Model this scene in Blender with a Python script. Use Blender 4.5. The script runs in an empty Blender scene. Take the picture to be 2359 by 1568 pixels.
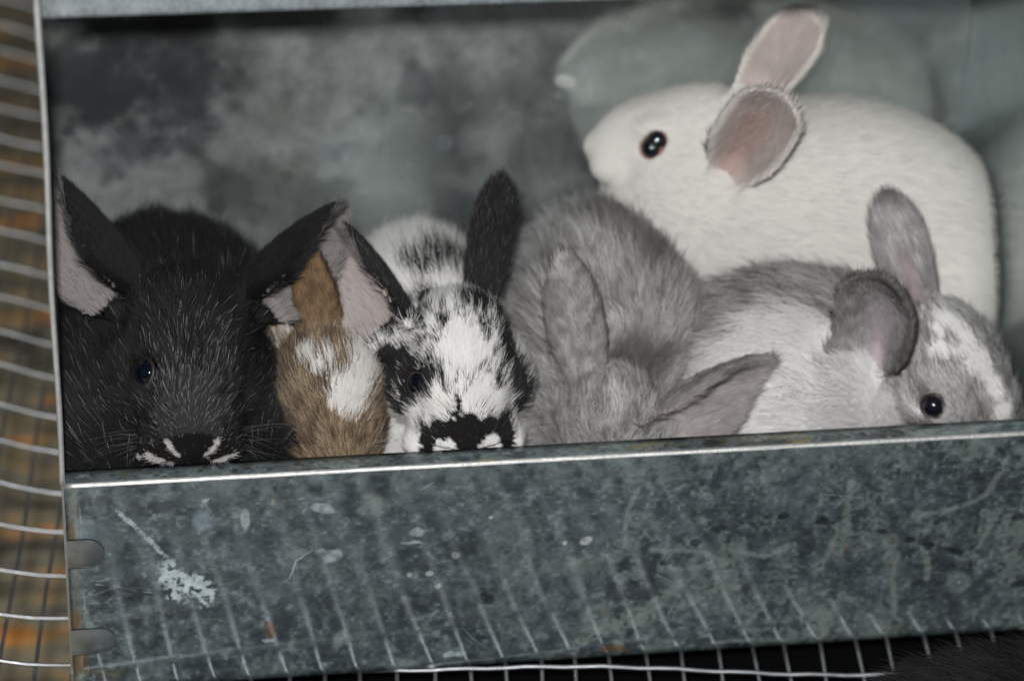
import bpy, math, random
import numpy as np
from mathutils import Matrix, Vector

random.seed(4)
rng = np.random.default_rng(11)
scene = bpy.context.scene
col = scene.collection

# ------------------------------------------------------------------ camera
CAM = np.array([0.002762, -0.812128, 0.584516])
YAW, PITCH, ROLL = 0.177064, 0.575961, 0.048197
PW, PH, FPX = 2359.0, 1568.0, 2359.0 * 105 / 36      # photograph's pixel frame used for measuring
def cam_axes():
    cy, sy, cp, sp = math.cos(YAW), math.sin(YAW), math.cos(PITCH), math.sin(PITCH)
    f = np.array([sy * cp, cy * cp, -sp]); r = np.array([cy, -sy, 0.0]); u = np.cross(r, f)
    c, s = math.cos(ROLL), math.sin(ROLL)
    return c * r + s * u, -s * r + c * u, f
CR, CU, CF = cam_axes()
TOCAM = -CF
def ray(px, py):
    return CF + (px - PW / 2) / FPX * CR - (py - PH / 2) / FPX * CU
def A(px, py, y):
    d = ray(px, py); return CAM + d * ((y - CAM[1]) / d[1])
def AZ(px, py, z):
    d = ray(px, py); return CAM + d * ((z - CAM[2]) / d[2])

cd = bpy.data.cameras.new("camera"); cam = bpy.data.objects.new("camera", cd); col.objects.link(cam)
M = Matrix.Identity(4)
for i in range(3):
    M[i][0], M[i][1], M[i][2], M[i][3] = CR[i], CU[i], -CF[i], CAM[i]
cam.matrix_world = M
cd.lens = 105; cd.sensor_width = 36; cd.clip_start = 0.02; cd.clip_end = 20
cd.dof.use_dof = True; cd.dof.focus_distance = 0.995; cd.dof.aperture_fstop = 6.3
scene.camera = cam

# ------------------------------------------------------------------ light
w = bpy.data.worlds.new("World"); scene.world = w; w.use_nodes = True
w.node_tree.nodes["Background"].inputs[0].default_value = (0.75, 0.88, 1.0, 1)
w.node_tree.nodes["Background"].inputs[1].default_value = 0.035
ld = bpy.data.lights.new("flash", "AREA"); ld.shape = 'DISK'; ld.size = 0.035; ld.energy = 12.8
ld.color = (1.0, 0.995, 0.985)
fl = bpy.data.objects.new("flash", ld); col.objects.link(fl)
fpos = CAM + 0.047 * np.array([0, 0, 1.0]) - 0.022 * CR
fl.location = fpos
fl.rotation_euler = Vector(A(1180, 780, .03) - fpos).to_track_quat('-Z', 'Y').to_euler()
scene.view_settings.view_transform = 'Standard'; scene.view_settings.look = 'None'
scene.view_settings.exposure = 0.0; scene.view_settings.gamma = 1.0
scene.render.engine = 'CYCLES'
scene.cycles.use_denoising = True; scene.cycles.denoising_prefilter = 'ACCURATE'
scene.cycles.max_bounces = 14; scene.cycles.transmission_bounces = 10; scene.cycles.diffuse_bounces = 4
scene.cycles.glossy_bounces = 6
scene.cycles.sample_clamp_indirect = 2.5; scene.cycles.blur_glossy = 1.5; scene.cycles.caustics_reflective = True
scene.cycles_curves.shape = 'RIBBONS'; scene.cycles_curves.subdivisions = 2

# ------------------------------------------------------------------ helpers
def tag(o, label=None, cat=None, group=None, kind=None):
    if label: o["label"] = label
    if cat: o["category"] = cat
    if group: o["group"] = group
    if kind: o["kind"] = kind
    return o
def empty(name, loc=(0, 0, 0)):
    o = bpy.data.objects.new(name, None); col.objects.link(o); o.location = loc; o.empty_display_size = .02
    return o
def mesh_obj(name, v, f, m, parent=None, smooth=True, loc=None):
    me = bpy.data.meshes.new(name); me.from_pydata([tuple(map(float, a)) for a in v], [], [tuple(map(int, a)) for a in f])
    me.update()
    if smooth: me.polygons.foreach_set("use_smooth", [True] * len(me.polygons))
    o = bpy.data.objects.new(name, me); col.objects.link(o)
    if m: me.materials.append(m)
    if parent:
        o.parent = parent
        o.matrix_parent_inverse = Matrix.Translation(parent.location).inverted()
    return o

def _hash(i, j, k, s):
    h = (i * 374761393 + j * 668265263 + k * 2147483647 + s * 1274126177) & 0xFFFFFFFF
    h = ((h ^ (h >> 13)) * 1274126177) & 0xFFFFFFFF
    h = ((h ^ (h >> 16)) * 2246822519) & 0xFFFFFFFF
    return ((h ^ (h >> 15)) & 0xFFFF).astype(np.float32) / 65535.0
def noise3(P, f, s=0):
    Q = np.asarray(P, np.float64) * f + 137.3
    I = np.floor(Q).astype(np.int64); t = (Q - I).astype(np.float32); t = t * t * (3 - 2 * t)
    out = 0
    for a in (0, 1):
        for b in (0, 1):
            for c in (0, 1):
                wt = (t[:, 0] if a else 1 - t[:, 0]) * (t[:, 1] if b else 1 - t[:, 1]) * (t[:, 2] if c else 1 - t[:, 2])
                out = out + wt * _hash(I[:, 0] + a, I[:, 1] + b, I[:, 2] + c, s)
    return out
def fbm3(P, f, o=4, s=0):
    r = 0; a = .5; n = 0
    for k in range(o):
        r = r + a * noise3(P, f, s + k * 17); n += a; a *= .5; f *= 2.03
    return r / n
def sstep(a, b, x):
    t = np.clip((x - a) / (b - a), 0, 1); return t * t * (3 - 2 * t)
def nrm(v):
    v = np.asarray(v, float); return v / (np.linalg.norm(v, axis=-1, keepdims=True) + 1e-12)

# ------------------------------------------------------------------ materials
def new_mat(name):
    m = bpy.data.materials.new(name); m.use_nodes = True
    nt = m.node_tree; b = nt.nodes["Principled BSDF"]
    return m, nt, b
def node(nt, t, **kw):
    n = nt.nodes.new(t)
    for k, v in kw.items():
        if k.startswith("i_"):
            n.inputs[k[2:].replace("_", " ")].default_value = v
        else: setattr(n, k, v)
    return n

def img_from(name, arr, srgb=False):
    h, wd = arr.shape[:2]
    im = bpy.data.images.new(name, wd, h, float_buffer=True, is_data=True)
    full = np.ones((h, wd, 4), np.float32); full[..., :arr.shape[2]] = arr
    im.alpha_mode = 'CHANNEL_PACKED'
    im.pixels.foreach_set(full.ravel()); im.update(); im.pack()
    return im

def galvanized(name, base=(.33, .37, .39), patina=(.085, .098, .1), rough=.2, mixf=.5, scale=1.0, image=None, bump=.06, broad=.35):
    """Old zinc sheet: mottled dull patina over a soft mirror."""
    m, nt, b = new_mat(name); L = nt.links.new
    tc = node(nt, "ShaderNodeTexCoord")
    n1 = node(nt, "ShaderNodeTexNoise", i_Scale=38 * scale, i_Detail=6.0, i_Roughness=.62)
    n2 = node(nt, "ShaderNodeTexNoise", i_Scale=190 * scale, i_Detail=5.0, i_Roughness=.65)
    mp = node(nt, "ShaderNodeMapping"); mp.inputs["Scale"].default_value = (25, 25, 900)
    n3 = node(nt, "ShaderNodeTexNoise", i_Scale=2.0, i_Detail=3.0, i_Roughness=.6)
    L(tc.outputs["Object"], n1.inputs["Vector"]); L(tc.outputs["Object"], n2.inputs["Vector"])
    L(tc.outputs["Object"], mp.inputs["Vector"]); L(mp.outputs[0], n3.inputs["Vector"])
    r1 = node(nt, "ShaderNodeValToRGB")
    r1.color_ramp.elements[0].position = .33; r1.color_ramp.elements[0].color = tuple(.45 * c for c in patina) + (1,)
    r1.color_ramp.elements[1].position = .68; r1.color_ramp.elements[1].color = tuple(1.7 * c for c in patina) + (1,)
    add = node(nt, "ShaderNodeMix", data_type='FLOAT'); add.inputs[0].default_value = .42
    L(n1.outputs["Fac"], add.inputs[2]); L(n2.outputs["Fac"], add.inputs[3])
    L(add.outputs[0], r1.inputs["Fac"])
    dif = node(nt, "ShaderNodeBsdfDiffuse")
    gl = node(nt, "ShaderNodeBsdfGlossy"); gl.inputs["Color"].default_value = base + (1,)
    mr = node(nt, "ShaderNodeMapRange"); mr.inputs[1].default_value = .3; mr.inputs[2].default_value = .7
    mr.inputs[3].default_value = rough * .75; mr.inputs[4].default_value = rough * 1.4
    L(n2.outputs["Fac"], mr.inputs[0]); L(mr.outputs[0], gl.inputs["Roughness"])
    colr = r1.outputs[0]; fac = None
    if image:
        it = node(nt, "ShaderNodeTexImage", image=image, extension='EXTEND', interpolation='Cubic')
        uv = node(nt, "ShaderNodeUVMap", uv_map="uv"); L(uv.outputs[0], it.inputs[0])
        mx = node(nt, "ShaderNodeMix", data_type='RGBA', blend_type='MULTIPLY'); mx.inputs[0].default_value = 1.0
        r2 = node(nt, "ShaderNodeMapRange"); r2.inputs[1].default_value = .25; r2.inputs[2].default_value = .75; r2.inputs[3].default_value = .62; r2.inputs[4].default_value = 1.42
        L(n2.outputs["Fac"], r2.inputs[0]); L(it.outputs["Color"], mx.inputs[6]); L(r2.outputs[0], mx.inputs[7]); colr = mx.outputs[2]
        fac = node(nt, "ShaderNodeMapRange"); fac.inputs[3].default_value = mixf; fac.inputs[4].default_value = mixf * .6
        L(it.outputs["Alpha"], fac.inputs[0])
    L(colr, dif.inputs["Color"])
    bp = node(nt, "ShaderNodeBump", i_Strength=bump, i_Distance=.0006)
    s2 = node(nt, "ShaderNodeMath", operation='ADD'); L(n2.outputs["Fac"], s2.inputs[0]); L(n3.outputs["Fac"], s2.inputs[1])
    L(s2.outputs[0], bp.inputs["Height"]); L(bp.outputs[0], gl.inputs["Normal"])
    g2 = node(nt, "ShaderNodeBsdfGlossy"); g2.inputs["Color"].default_value = tuple(min(1, c * 1.2) for c in base) + (1,); g2.inputs["Roughness"].default_value = max(.46, rough * 1.3)
    L(bp.outputs[0], g2.inputs["Normal"])
    gm = node(nt, "ShaderNodeMixShader"); gm.inputs[0].default_value = broad; L(gl.outputs[0], gm.inputs[1]); L(g2.outputs[0], gm.inputs[2])
    ms = node(nt, "ShaderNodeMixShader"); ms.inputs[0].default_value = mixf
    if fac: L(fac.outputs[0], ms.inputs[0])
    L(dif.outputs[0], ms.inputs[1]); L(gm.outputs[0], ms.inputs[2])
    L(ms.outputs[0], nt.nodes["Material Output"].inputs["Surface"])
    return m

def simple(name, c, rough=.5, metallic=0.0, noise=None, **kw):
    m, nt, b = new_mat(name)
    b.inputs["Roughness"].default_value = rough; b.inputs["Metallic"].default_value = metallic
    for k, v in kw.items(): b.inputs[k].default_value = v
    if noise:
        tc = node(nt, "ShaderNodeTexCoord"); n = node(nt, "ShaderNodeTexNoise", i_Scale=noise[0], i_Detail=5.0)
        r = node(nt, "ShaderNodeValToRGB")
        r.color_ramp.elements[0].position = .35; r.color_ramp.elements[1].position = .7
        r.color_ramp.elements[0].color = c + (1,); r.color_ramp.elements[1].color = noise[1] + (1,)
        nt.links.new(tc.outputs["Object"], n.inputs["Vector"]); nt.links.new(n.outputs["Fac"], r.inputs["Fac"])
        nt.links.new(r.outputs[0], b.inputs["Base Color"])
    else: b.inputs["Base Color"].default_value = c + (1,)
    return m

def fur_mats():
    m, nt, b = new_mat("fur_strands"); L = nt.links.new
    at = node(nt, "ShaderNodeAttribute", attribute_name="col")
    an = node(nt, "ShaderNodeAttribute", attribute_name="nrm")
    ge = node(nt, "ShaderNodeNewGeometry")
    vm = node(nt, "ShaderNodeVectorMath", operation='SCALE'); vm.inputs["Scale"].default_value = .55
    L(ge.outputs["Normal"], vm.inputs[0])
    va = node(nt, "ShaderNodeVectorMath", operation='ADD'); L(an.outputs["Vector"], va.inputs[0]); L(vm.outputs[0], va.inputs[1])
    vn = node(nt, "ShaderNodeVectorMath", operation='NORMALIZE'); L(va.outputs[0], vn.inputs[0])
    df = node(nt, "ShaderNodeBsdfDiffuse"); L(at.outputs["Color"], df.inputs["Color"]); L(vn.outputs[0], df.inputs["Normal"])
    h = node(nt, "ShaderNodeBsdfHair"); h.component = 'Reflection'; h.inputs["Color"].default_value = (.55, .56, .58, 1)
    h.inputs["RoughnessU"].default_value = .28; h.inputs["RoughnessV"].default_value = .7
    mh = node(nt, "ShaderNodeMixShader"); mh.inputs[0].default_value = .038
    L(df.outputs[0], mh.inputs[1]); L(h.outputs[0], mh.inputs[2]); L(mh.outputs[0], nt.nodes["Material Output"].inputs["Surface"])
    s, nt, b = new_mat("skin_undercoat")
    at = node(nt, "ShaderNodeAttribute", attribute_name="col"); nt.links.new(at.outputs["Color"], b.inputs["Base Color"])
    b.inputs["Roughness"].default_value = .95; b.inputs["Specular IOR Level"].default_value = .05
    return m, s
FUR, SKIN = fur_mats()
EYE = simple("eye_cornea", (.006, .006, .010), .04, 0, **{"Coat Weight": .6, "Coat Roughness": .02})
EYE_BLUE = simple("eye_cornea_blue", (.002, .0035, .008), .05, 0, **{"Coat Weight": .6, "Coat Roughness": .02})
LID_PINK = simple("eyelid_pink", (.24, .10, .07), .5)
LID_DARK = simple("eyelid_dark", (.02, .014, .012), .5)
LID_GREY = simple("eyelid_grey", (.035, .024, .02), .5)
WIRE = galvanized("wire_zinc", (.44, .46, .48), (.10, .105, .11), .36, .62, 1.0, None, .03)

# ------------------------------------------------------------------ nest box
W, D, ZF, HR = 0.347, 0.160, -0.0878, 0.1715
ROOF = HR + .05
box = empty("nest_box", (W / 2, D / 2, ZF))
tag(box, "open-fronted grey galvanized sheet metal nest box holding the huddled rabbits", "nest box")

# --- wear map of the front panel, in metres along the sheet (u: x, v: down the face, negative on the flange)
RES = 0.00022
FL = 0.0088
def front_map():
    U = np.arange(0, W, RES); V = np.arange(-FL, -ZF, RES)
    uu, vv = np.meshgrid(U, V)
    sh = uu.shape
    P = np.stack([uu.ravel(), vv.ravel(), np.zeros(uu.size)], 1)
    rgb = np.zeros(sh + (3,), np.float32); al = np.zeros(sh, np.float32)
    n_a = fbm3(P, 55, 5, 3).reshape(sh); n_b = fbm3(P, 260, 4, 9).reshape(sh); n_c = fbm3(P, 700, 3, 21).reshape(sh)
    fine = noise3(P * [1, 9, 1], 420, 77).reshape(sh)
    gx = fbm3(P, 140, 4, 40).reshape(sh) - .5; gy = fbm3(P, 140, 4, 60).reshape(sh) - .5
    def put(mask, c, k=1.0):
        nonlocal rgb, al
        mk = np.clip(mask, 0, 1) * k
        na = mk + al * (1 - mk)
        rgb = np.where(na[..., None] > 1e-5, (rgb * (al * (1 - mk))[..., None] + np.array(c, np.float32) * mk[..., None]) / np.maximum(na, 1e-5)[..., None], rgb)
        al = na
    def uvp(px, py):
        p = A(px, py, 0); return p[0], -p[2]
    # broad cloudy oxide and dark worn patches
    P2 = P * [1, .7, 1]; n_d = fbm3(P, 1500, 2, 71).reshape(sh); right = sstep(.12, .26, uu)
    base = n_a * .34 + n_b * .36 + n_c * .30
    t = sstep(.33, .67, base)
    dark = np.array((.056, .067, .076), np.float32); lite = np.array((.152, .176, .186), np.float32)
    rgb = dark + (lite - dark) * t[..., None]; rgb = rgb * (.72 + .56 * n_d)[..., None]; al = .15 + .35 * t
    put(sstep(.50, .64, fbm3(P2, 95, 5, 120).reshape(sh) * .6 + n_c * .4) * (.25 + .75 * right), (.215, .24, .22), .55)
    put(sstep(.50, .33, fbm3(P2, 60, 4, 150).reshape(sh) * .7 + n_b * .3), (.044, .052, .060), .34)
    put(sstep(.58, .70, n_c * .6 + n_b * .4), (.25, .28, .285), .6)
    put(sstep(.60, .72, fine) * sstep(.45, .6, n_b), (.17, .19, .195), .5)
    put(sstep(.60, .72, fbm3(P * [.25, 6, 1], 300, 3, 200).reshape(sh)), (.10, .115, .12), .5)
    # lighter oxide bloom close under the bend
    put(sstep(.016, .001, vv) * sstep(-.001, .001, vv) * sstep(.35, .65, n_b), (.17, .19, .185), .5)
    def blot(px, py, rx, ry, c, k=.9, rot=0., rough=.8, edge=.25, hollow=0, brk=0):
        u0, v0 = uvp(px, py); s = .000147
        du = (uu - u0) / s + gx * 60 * rough; dv = (vv - v0) / s + gy * 60 * rough
        cr, sr = math.cos(rot), math.sin(rot)
        a = du * cr + dv * sr; b = -du * sr + dv * cr
        r = np.sqrt((a / rx) ** 2 + (b / ry) ** 2)
        mk = sstep(1 + edge, 1 - edge, r)
        if hollow: mk = mk * sstep(hollow - .25, hollow + .05, r)
        put(mk * ((.55 + .45 * sstep(.35, .6, n_c)) if not brk else sstep(brk, brk + .12, n_c * .8 + n_b * .2)), c, k)
    def streak(pts, wd, c, k=.8, br=.35):
        s = .000147; best = np.full(sh, 1e9, np.float32)
        q = [uvp(*p) for p in pts]
        for (u0, v0), (u1, v1) in zip(q[:-1], q[1:]):
            dx, dy = u1 - u0, v1 - v0
            t = np.clip(((uu - u0) * dx + (vv - v0) * dy) / (dx * dx + dy * dy + 1e-12), 0, 1)
            best = np.minimum(best, np.hypot(uu - u0 - t * dx + gx * s * 14, vv - v0 - t * dy + gy * s * 14) / s)
        put(sstep(wd * 1.3, wd * .4, best) * sstep(br - .15, br + .15, n_c), c, k)
    WH = (.52, .56, .58); CR_ = (.30, .29, .24); RU = (.15, .075, .022); DK = (.012, .014, .017); PA = (.25, .27, .25)
    # white splash with a thin tail
    streak([(270, 1175), (330, 1230), (390, 1290)], 7, WH, .75, .42)
    for (x, y, rx, ry) in ((400, 1305, 26, 22), (420, 1335, 40, 26), (455, 1350, 32, 18), (412, 1365, 20, 22), (480, 1378, 14, 22), (440, 1318, 30, 15)):
        blot(x, y, rx, ry, (.58, .62, .64), .95, .5, 1.6, .6, 0, .42)
    blot(465, 1185, 22, 26, (.26, .30, .34), .7, 0, 1.1, .5); blot(566, 1193, 11, 26, (.42, .43, .44), .9, -.1, .3)
    blot(740, 1170, 26, 11, (.40, .43, .45), .85, .2, .4); blot(862, 1165, 30, 22, PA, .7, 0, 1.2, .5)
    blot(470, 1150, 10, 6, WH, .5); blot(690, 1275, 20, 14, PA, .5, 0, 1.2); blot(760, 1275, 22, 14, WH, .6, 0, 1.2, .5)
    blot(190, 1215, 28, 30, (.24, .27, .29), .75, 0, .8, .3); blot(225, 1225, 24, 34, (.09, .115, .13), .6, .2, .3)
    for (x, y, r) in ((945, 1321, 7), (990, 1319, 9), (1352, 1245, 13), (1300, 1247, 6), (1008, 1348, 8), (1050, 1275, 10), (1130, 1190, 5)):
        blot(x, y, r, r * .9, (.52, .52, .50), .9, 0, .3)
    blot(955, 1225, 20, 16, WH, .55, .4, .9); blot(950, 1250, 26, 5, WH, .6, .15, .4); blot(930, 1528, 34, 18, (.30, .32, .32), .7, 0, 1.2, .4)
    blot(1045, 1502, 24, 8, WH, .7, .2, .5); blot(790, 1465, 26, 16, PA, .6, .3, 1.2); blot(665, 1480, 12, 22, PA, .6, .1, 1.2)
    blot(1270, 1300, 40, 20, (.20, .22, .20), .7, -.4, 1.1, .4); blot(1330, 1310, 50, 14, (.20, .22, .20), .6, -.35, 1.2, .5)
    # dark smudges and small dark ovals
    for (x, y, rx, ry, ro) in ((1120, 1378, 26, 14, .3), (1605, 1247, 16, 12, 0), (1655, 1216, 18, 9, -.1), (1806, 1188, 15, 10, 0), (1893, 1196, 17, 9, -.3), (2030, 1222, 14, 9, .2), (2098, 1242, 13, 9, 0), (2140, 1252, 18, 8, .1),
                             (2198, 1268, 24, 9, .35), (2345, 1190, 16, 12, 0), (2350, 1341, 22, 10, 0), (1535, 1293, 14, 9, 0), (1090, 1270, 60, 40, .2)):
        blot(x, y, rx, ry, DK if rx < 50 else (.03, .035, .035), .85 if rx < 50 else .5, ro, .3, .25)
    # corrosion rings around dried drops
    for (x, y, r) in ((1418, 1280, 13), (1455, 1254, 15), (1372, 1417, 24), (1437, 1323, 9), (1467, 1321, 11), (1422, 1330, 8), (2055, 1283, 16), (2052, 1244, 14), (1943, 1211, 14), (1468, 1192, 16), (1515, 1391, 13), (1425, 1250, 9),
                      (1965, 1120, 10), (2115, 1185, 10), (1490, 1420, 16), (2210, 1340, 20), (2270, 1180, 9), (1890, 1500, 12), (1630, 1140, 8)):
        blot(x, y, r * 1.5, r * 1.45, (.21, .235, .225), .75, 0, .35, .3)
        blot(x, y, r * .62, r * .6, (.07, .085, .09), .8, 0, .2, .4); blot(x, y, r * .26, r * .26, (.30, .32, .31), .8, 0, 0, .5)
    # pale runs and scrapes on the right half
    for pts, wd in (([(1470, 1125), (1450, 1170), (1440, 1240)], 7), ([(1960, 1110), (1950, 1200), (1900, 1285), (1880, 1320)], 11), ([(1930, 1280), (1955, 1230)], 14), ([(1890, 1410), (1880, 1470), (1870, 1560)], 18),
                    ([(1500, 1265), (1620, 1270), (1690, 1300)], 8), ([(1540, 1310), (1690, 1300)], 8), ([(1660, 1265), (1760, 1280), (1830, 1250)], 9), ([(1400, 1440), (1520, 1385), (1560, 1350)], 18),
                    ([(1560, 1400), (1640, 1360), (1700, 1350)], 13), ([(1420, 1500), (1430, 1440), (1500, 1400)], 14), ([(2170, 1180), (2270, 1140), (2310, 1080)], 9), ([(2180, 1170), (2110, 1190)], 7), ([(2250, 1260), (2300, 1180)], 6),
                    ([(2060, 1290), (2060, 1420)], 9), ([(2130, 1270), (2140, 1330)], 10), ([(1350, 1450), (1480, 1430)], 14), ([(1640, 1480), (1740, 1470)], 5), ([(1330, 1480), (1440, 1430)], 16)):
        streak(pts, wd, (.215, .235, .215), .75, .38)
    # fine scratches
    sr = random.Random(5)
    for k in range(46):
        x, y = sr.uniform(170, 2300), sr.uniform(1110, 1520); a = sr.gauss(-.1, .7); l = sr.uniform(20, 110)
        mid = (x + l * .5 * math.cos(a) + sr.gauss(0, 5), y + l * .5 * math.sin(a) + sr.gauss(0, 5))
        streak([(x, y), mid, (x + l * math.cos(a), y + l * math.sin(a))], sr.uniform(.9, 1.7), (.30, .33, .34), sr.uniform(.3, .8), .3)
    streak([(590, 1158), (700, 1145), (790, 1128)], 1.2, (.4, .42, .42), .8, .2); streak([(180, 1130), (192, 1400), (205, 1560)], 1.6, (.30, .33, .33), .7, .3)
    streak([(180, 1340), (260, 1345), (350, 1362)], 1.2, WH, .7, .2); streak([(665, 1330), (680, 1290), (720, 1268)], 1.5, WH, .7, .2)
    # rust: front left corner, bottom edge, brown flake, flange
    for (x, y, rx, ry, k) in ((172, 1440, 20, 34, .95), (180, 1510, 22, 50, .7), (170, 1490, 16, 30, .9), (220, 1545, 50, 14, .5), (1410, 1500, 34, 10, .75), (1380, 1545, 30, 8, .4), (615, 1450, 9, 20, .95),
                              (930, 1560, 20, 8, .6), (1395, 1415, 8, 10, .8), (1455, 1260, 6, 8, .6), (2060, 1245, 8, 14, .7), (2056, 1297, 7, 7, .8), (1945, 1268, 9, 12, .75), (2070, 1450, 20, 8, .4), (158, 1225, 8, 26, .7), (1300, 1510, 18, 8, .4)):
        blot(x, y, rx, ry, RU if k > .6 else (.12, .09, .05), k, 0, .9, .45)
    blot(613, 1472, 10, 6, WH, .6); blot(640, 1150, 5, 9, (.3, .27, .18), .7)
    def fl_blot(px, v, ru, rv, c, k, ro=1.0):
        u0 = A(px, 1118 - (px - 150) * .0566 - 20, .004)[0]
        r = np.sqrt(((uu - u0 + gx * .006 * ro) / ru) ** 2 + ((vv - v + gy * .004 * ro) / rv) ** 2)
        put(sstep(1.3, .7, r) * sstep(.3, .55, n_c), c, k)
    for px, v, ru, rv, c, k in ((1500, -.0005, .0028, .0014, RU, .95), (1480, -.004, .004, .0018, (.22, .17, .06), .7), (1515, -.005, .006, .0016, (.22, .2, .12), .5), (1700, -.005, .006, .003, (.16, .16, .14), .7),
                                (1650, -.0045, .004, .003, (.03, .03, .03), .8), (1740, -.006, .006, .002, (.3, .3, .27), .6), (1830, -.005, .006, .003, (.26, .22, .12), .7), (1835, -.002, .005, .0012, (.28, .19, .05), .8),
                                (1790, -.003, .004, .002, (.04, .04, .035), .7), (1120, .0002, .0035, .0007, (.25, .14, .04), .9), (1100, -.003, .0012, .002, (.05, .04, .03), .7), (1145, .0015, .002, .0006, RU, .8), (800, -.004, .003, .001, (.03, .03, .03), .7),
                                (490, -.0003, .003, .0007, (.09, .06, .04), .8), (640, -.004, .003, .001, (.09, .10, .09), .6), (300, -.005, .004, .0015, (.1, .09, .06), .5), (1995, -.004, .0018, .0012, (.02, .02, .02), .8),
                                (2040, -.007, .003, .0007, (.02, .02, .02), .7), (2120, -.006, .003, .0006, (.02, .02, .02), .7), (1350, -.004, .0022, .0008, RU, .7)):
        fl_blot(px, v, ru, rv, c, k)
    al = np.where(vv < -.0004, np.maximum(al, .85), al); rgb = np.where((vv < -.0004)[..., None], rgb * 1.15, rgb)
    gr = sstep(.52, .66, fbm3(P * [1, 2, 1], 330, 3, 301).reshape(sh)) * sstep(-.0005, -.002, vv) * (.35 + .65 * sstep(.17, .22, uu) * sstep(.30, .26, uu)); put(gr, (.20, .15, .07), .55)
    gd = sstep(.60, .70, fbm3(P * [1, 2, 1], 420, 3, 333).reshape(sh)) * sstep(.0008, -.001, vv); put(gd, (.035, .035, .032), .7)
    rgb = rgb * np.array((1.06, 1.17, 1.18), np.float32)
    return img_from("front_wear", np.concatenate([rgb, np.clip(al, 0, .97)[..., None]], 2)), len(V) * RES

fimg, VLEN = front_map()
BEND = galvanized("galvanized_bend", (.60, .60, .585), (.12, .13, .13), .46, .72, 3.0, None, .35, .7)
FRONT = galvanized("galvanized_front", (.42, .45, .455), (.115, .132, .134), .088, .66, 1.0, fimg, .025, .16)
SHEET = galvanized("galvanized_sheet", (.74, .80, .80), (.10, .115, .12), .14, .74, .8, None, .03, .2)

def back_map():
    r = .0005; U = np.arange(0, W, r); V = np.arange(ZF, ROOF, r); uu, vv = np.meshgrid(U, V); sh = uu.shape
    P = np.stack([uu.ravel(), vv.ravel(), np.ones(uu.size)], 1)
    n = fbm3(P, 26, 3, 5).reshape(sh); m2 = fbm3(P, 110, 4, 8).reshape(sh)
    rgb = np.zeros(sh + (3,), np.float32); al = np.zeros(sh, np.float32)
    def put(mk, c, k):
        nonlocal rgb, al
        mk = np.clip(mk, 0, 1) * k; na = mk + al * (1 - mk)
        rgb = (rgb * (al * (1 - mk))[..., None] + np.array(c, np.float32) * mk[..., None]) / np.maximum(na, 1e-5)[..., None]; al = na
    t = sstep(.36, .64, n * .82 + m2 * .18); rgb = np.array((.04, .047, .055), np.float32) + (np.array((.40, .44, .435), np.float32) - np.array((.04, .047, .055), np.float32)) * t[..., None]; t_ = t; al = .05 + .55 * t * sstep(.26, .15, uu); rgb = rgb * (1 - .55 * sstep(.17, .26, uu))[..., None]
    put(sstep(.55, .7, m2), (.2, .22, .22), .35)
    def blot(px, py, rr, c, k, ax=1.0):
        p = A(px, py, D - .001); d = np.sqrt(((uu - p[0]) / ax) ** 2 + (vv - p[2]) ** 2)
        put(sstep(1.35, .5, d / (rr * .00016) + (m2 - .5) * 2.2), c, k)
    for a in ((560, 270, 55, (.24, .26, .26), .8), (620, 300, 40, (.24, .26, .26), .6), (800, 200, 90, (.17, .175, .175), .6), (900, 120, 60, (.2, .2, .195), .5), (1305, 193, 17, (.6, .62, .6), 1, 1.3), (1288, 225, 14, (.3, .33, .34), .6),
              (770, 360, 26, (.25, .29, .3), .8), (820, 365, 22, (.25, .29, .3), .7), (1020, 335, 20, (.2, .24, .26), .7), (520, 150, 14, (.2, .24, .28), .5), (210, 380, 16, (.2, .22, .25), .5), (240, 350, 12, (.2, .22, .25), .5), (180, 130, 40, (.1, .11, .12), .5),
              (860, 250, 60, (.03, .035, .045), .6), (950, 200, 50, (.035, .04, .05), .6), (400, 230, 120, (.018, .022, .03), .7), (220, 200, 110, (.018, .022, .03), .7), (300, 330, 80, (.02, .025, .032), .6), (500, 480, 26, (.05, .06, .06), .7), (660, 408, 16, (.04, .05, .045), .8), (1060, 480, 80, (.09, .11, .115), .5),  # large near-black blots at left paint in the wall's dark reflection
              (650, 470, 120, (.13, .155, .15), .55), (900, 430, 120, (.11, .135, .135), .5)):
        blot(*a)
    return img_from("back_wear_reflection", np.concatenate([rgb, np.clip(al, 0, .85)[..., None]], 2))
BACK = galvanized("galvanized_back", (.85, .935, .925), (.12, .14, .145), .11, .88, .7, back_map(), .012, .16)

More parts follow.
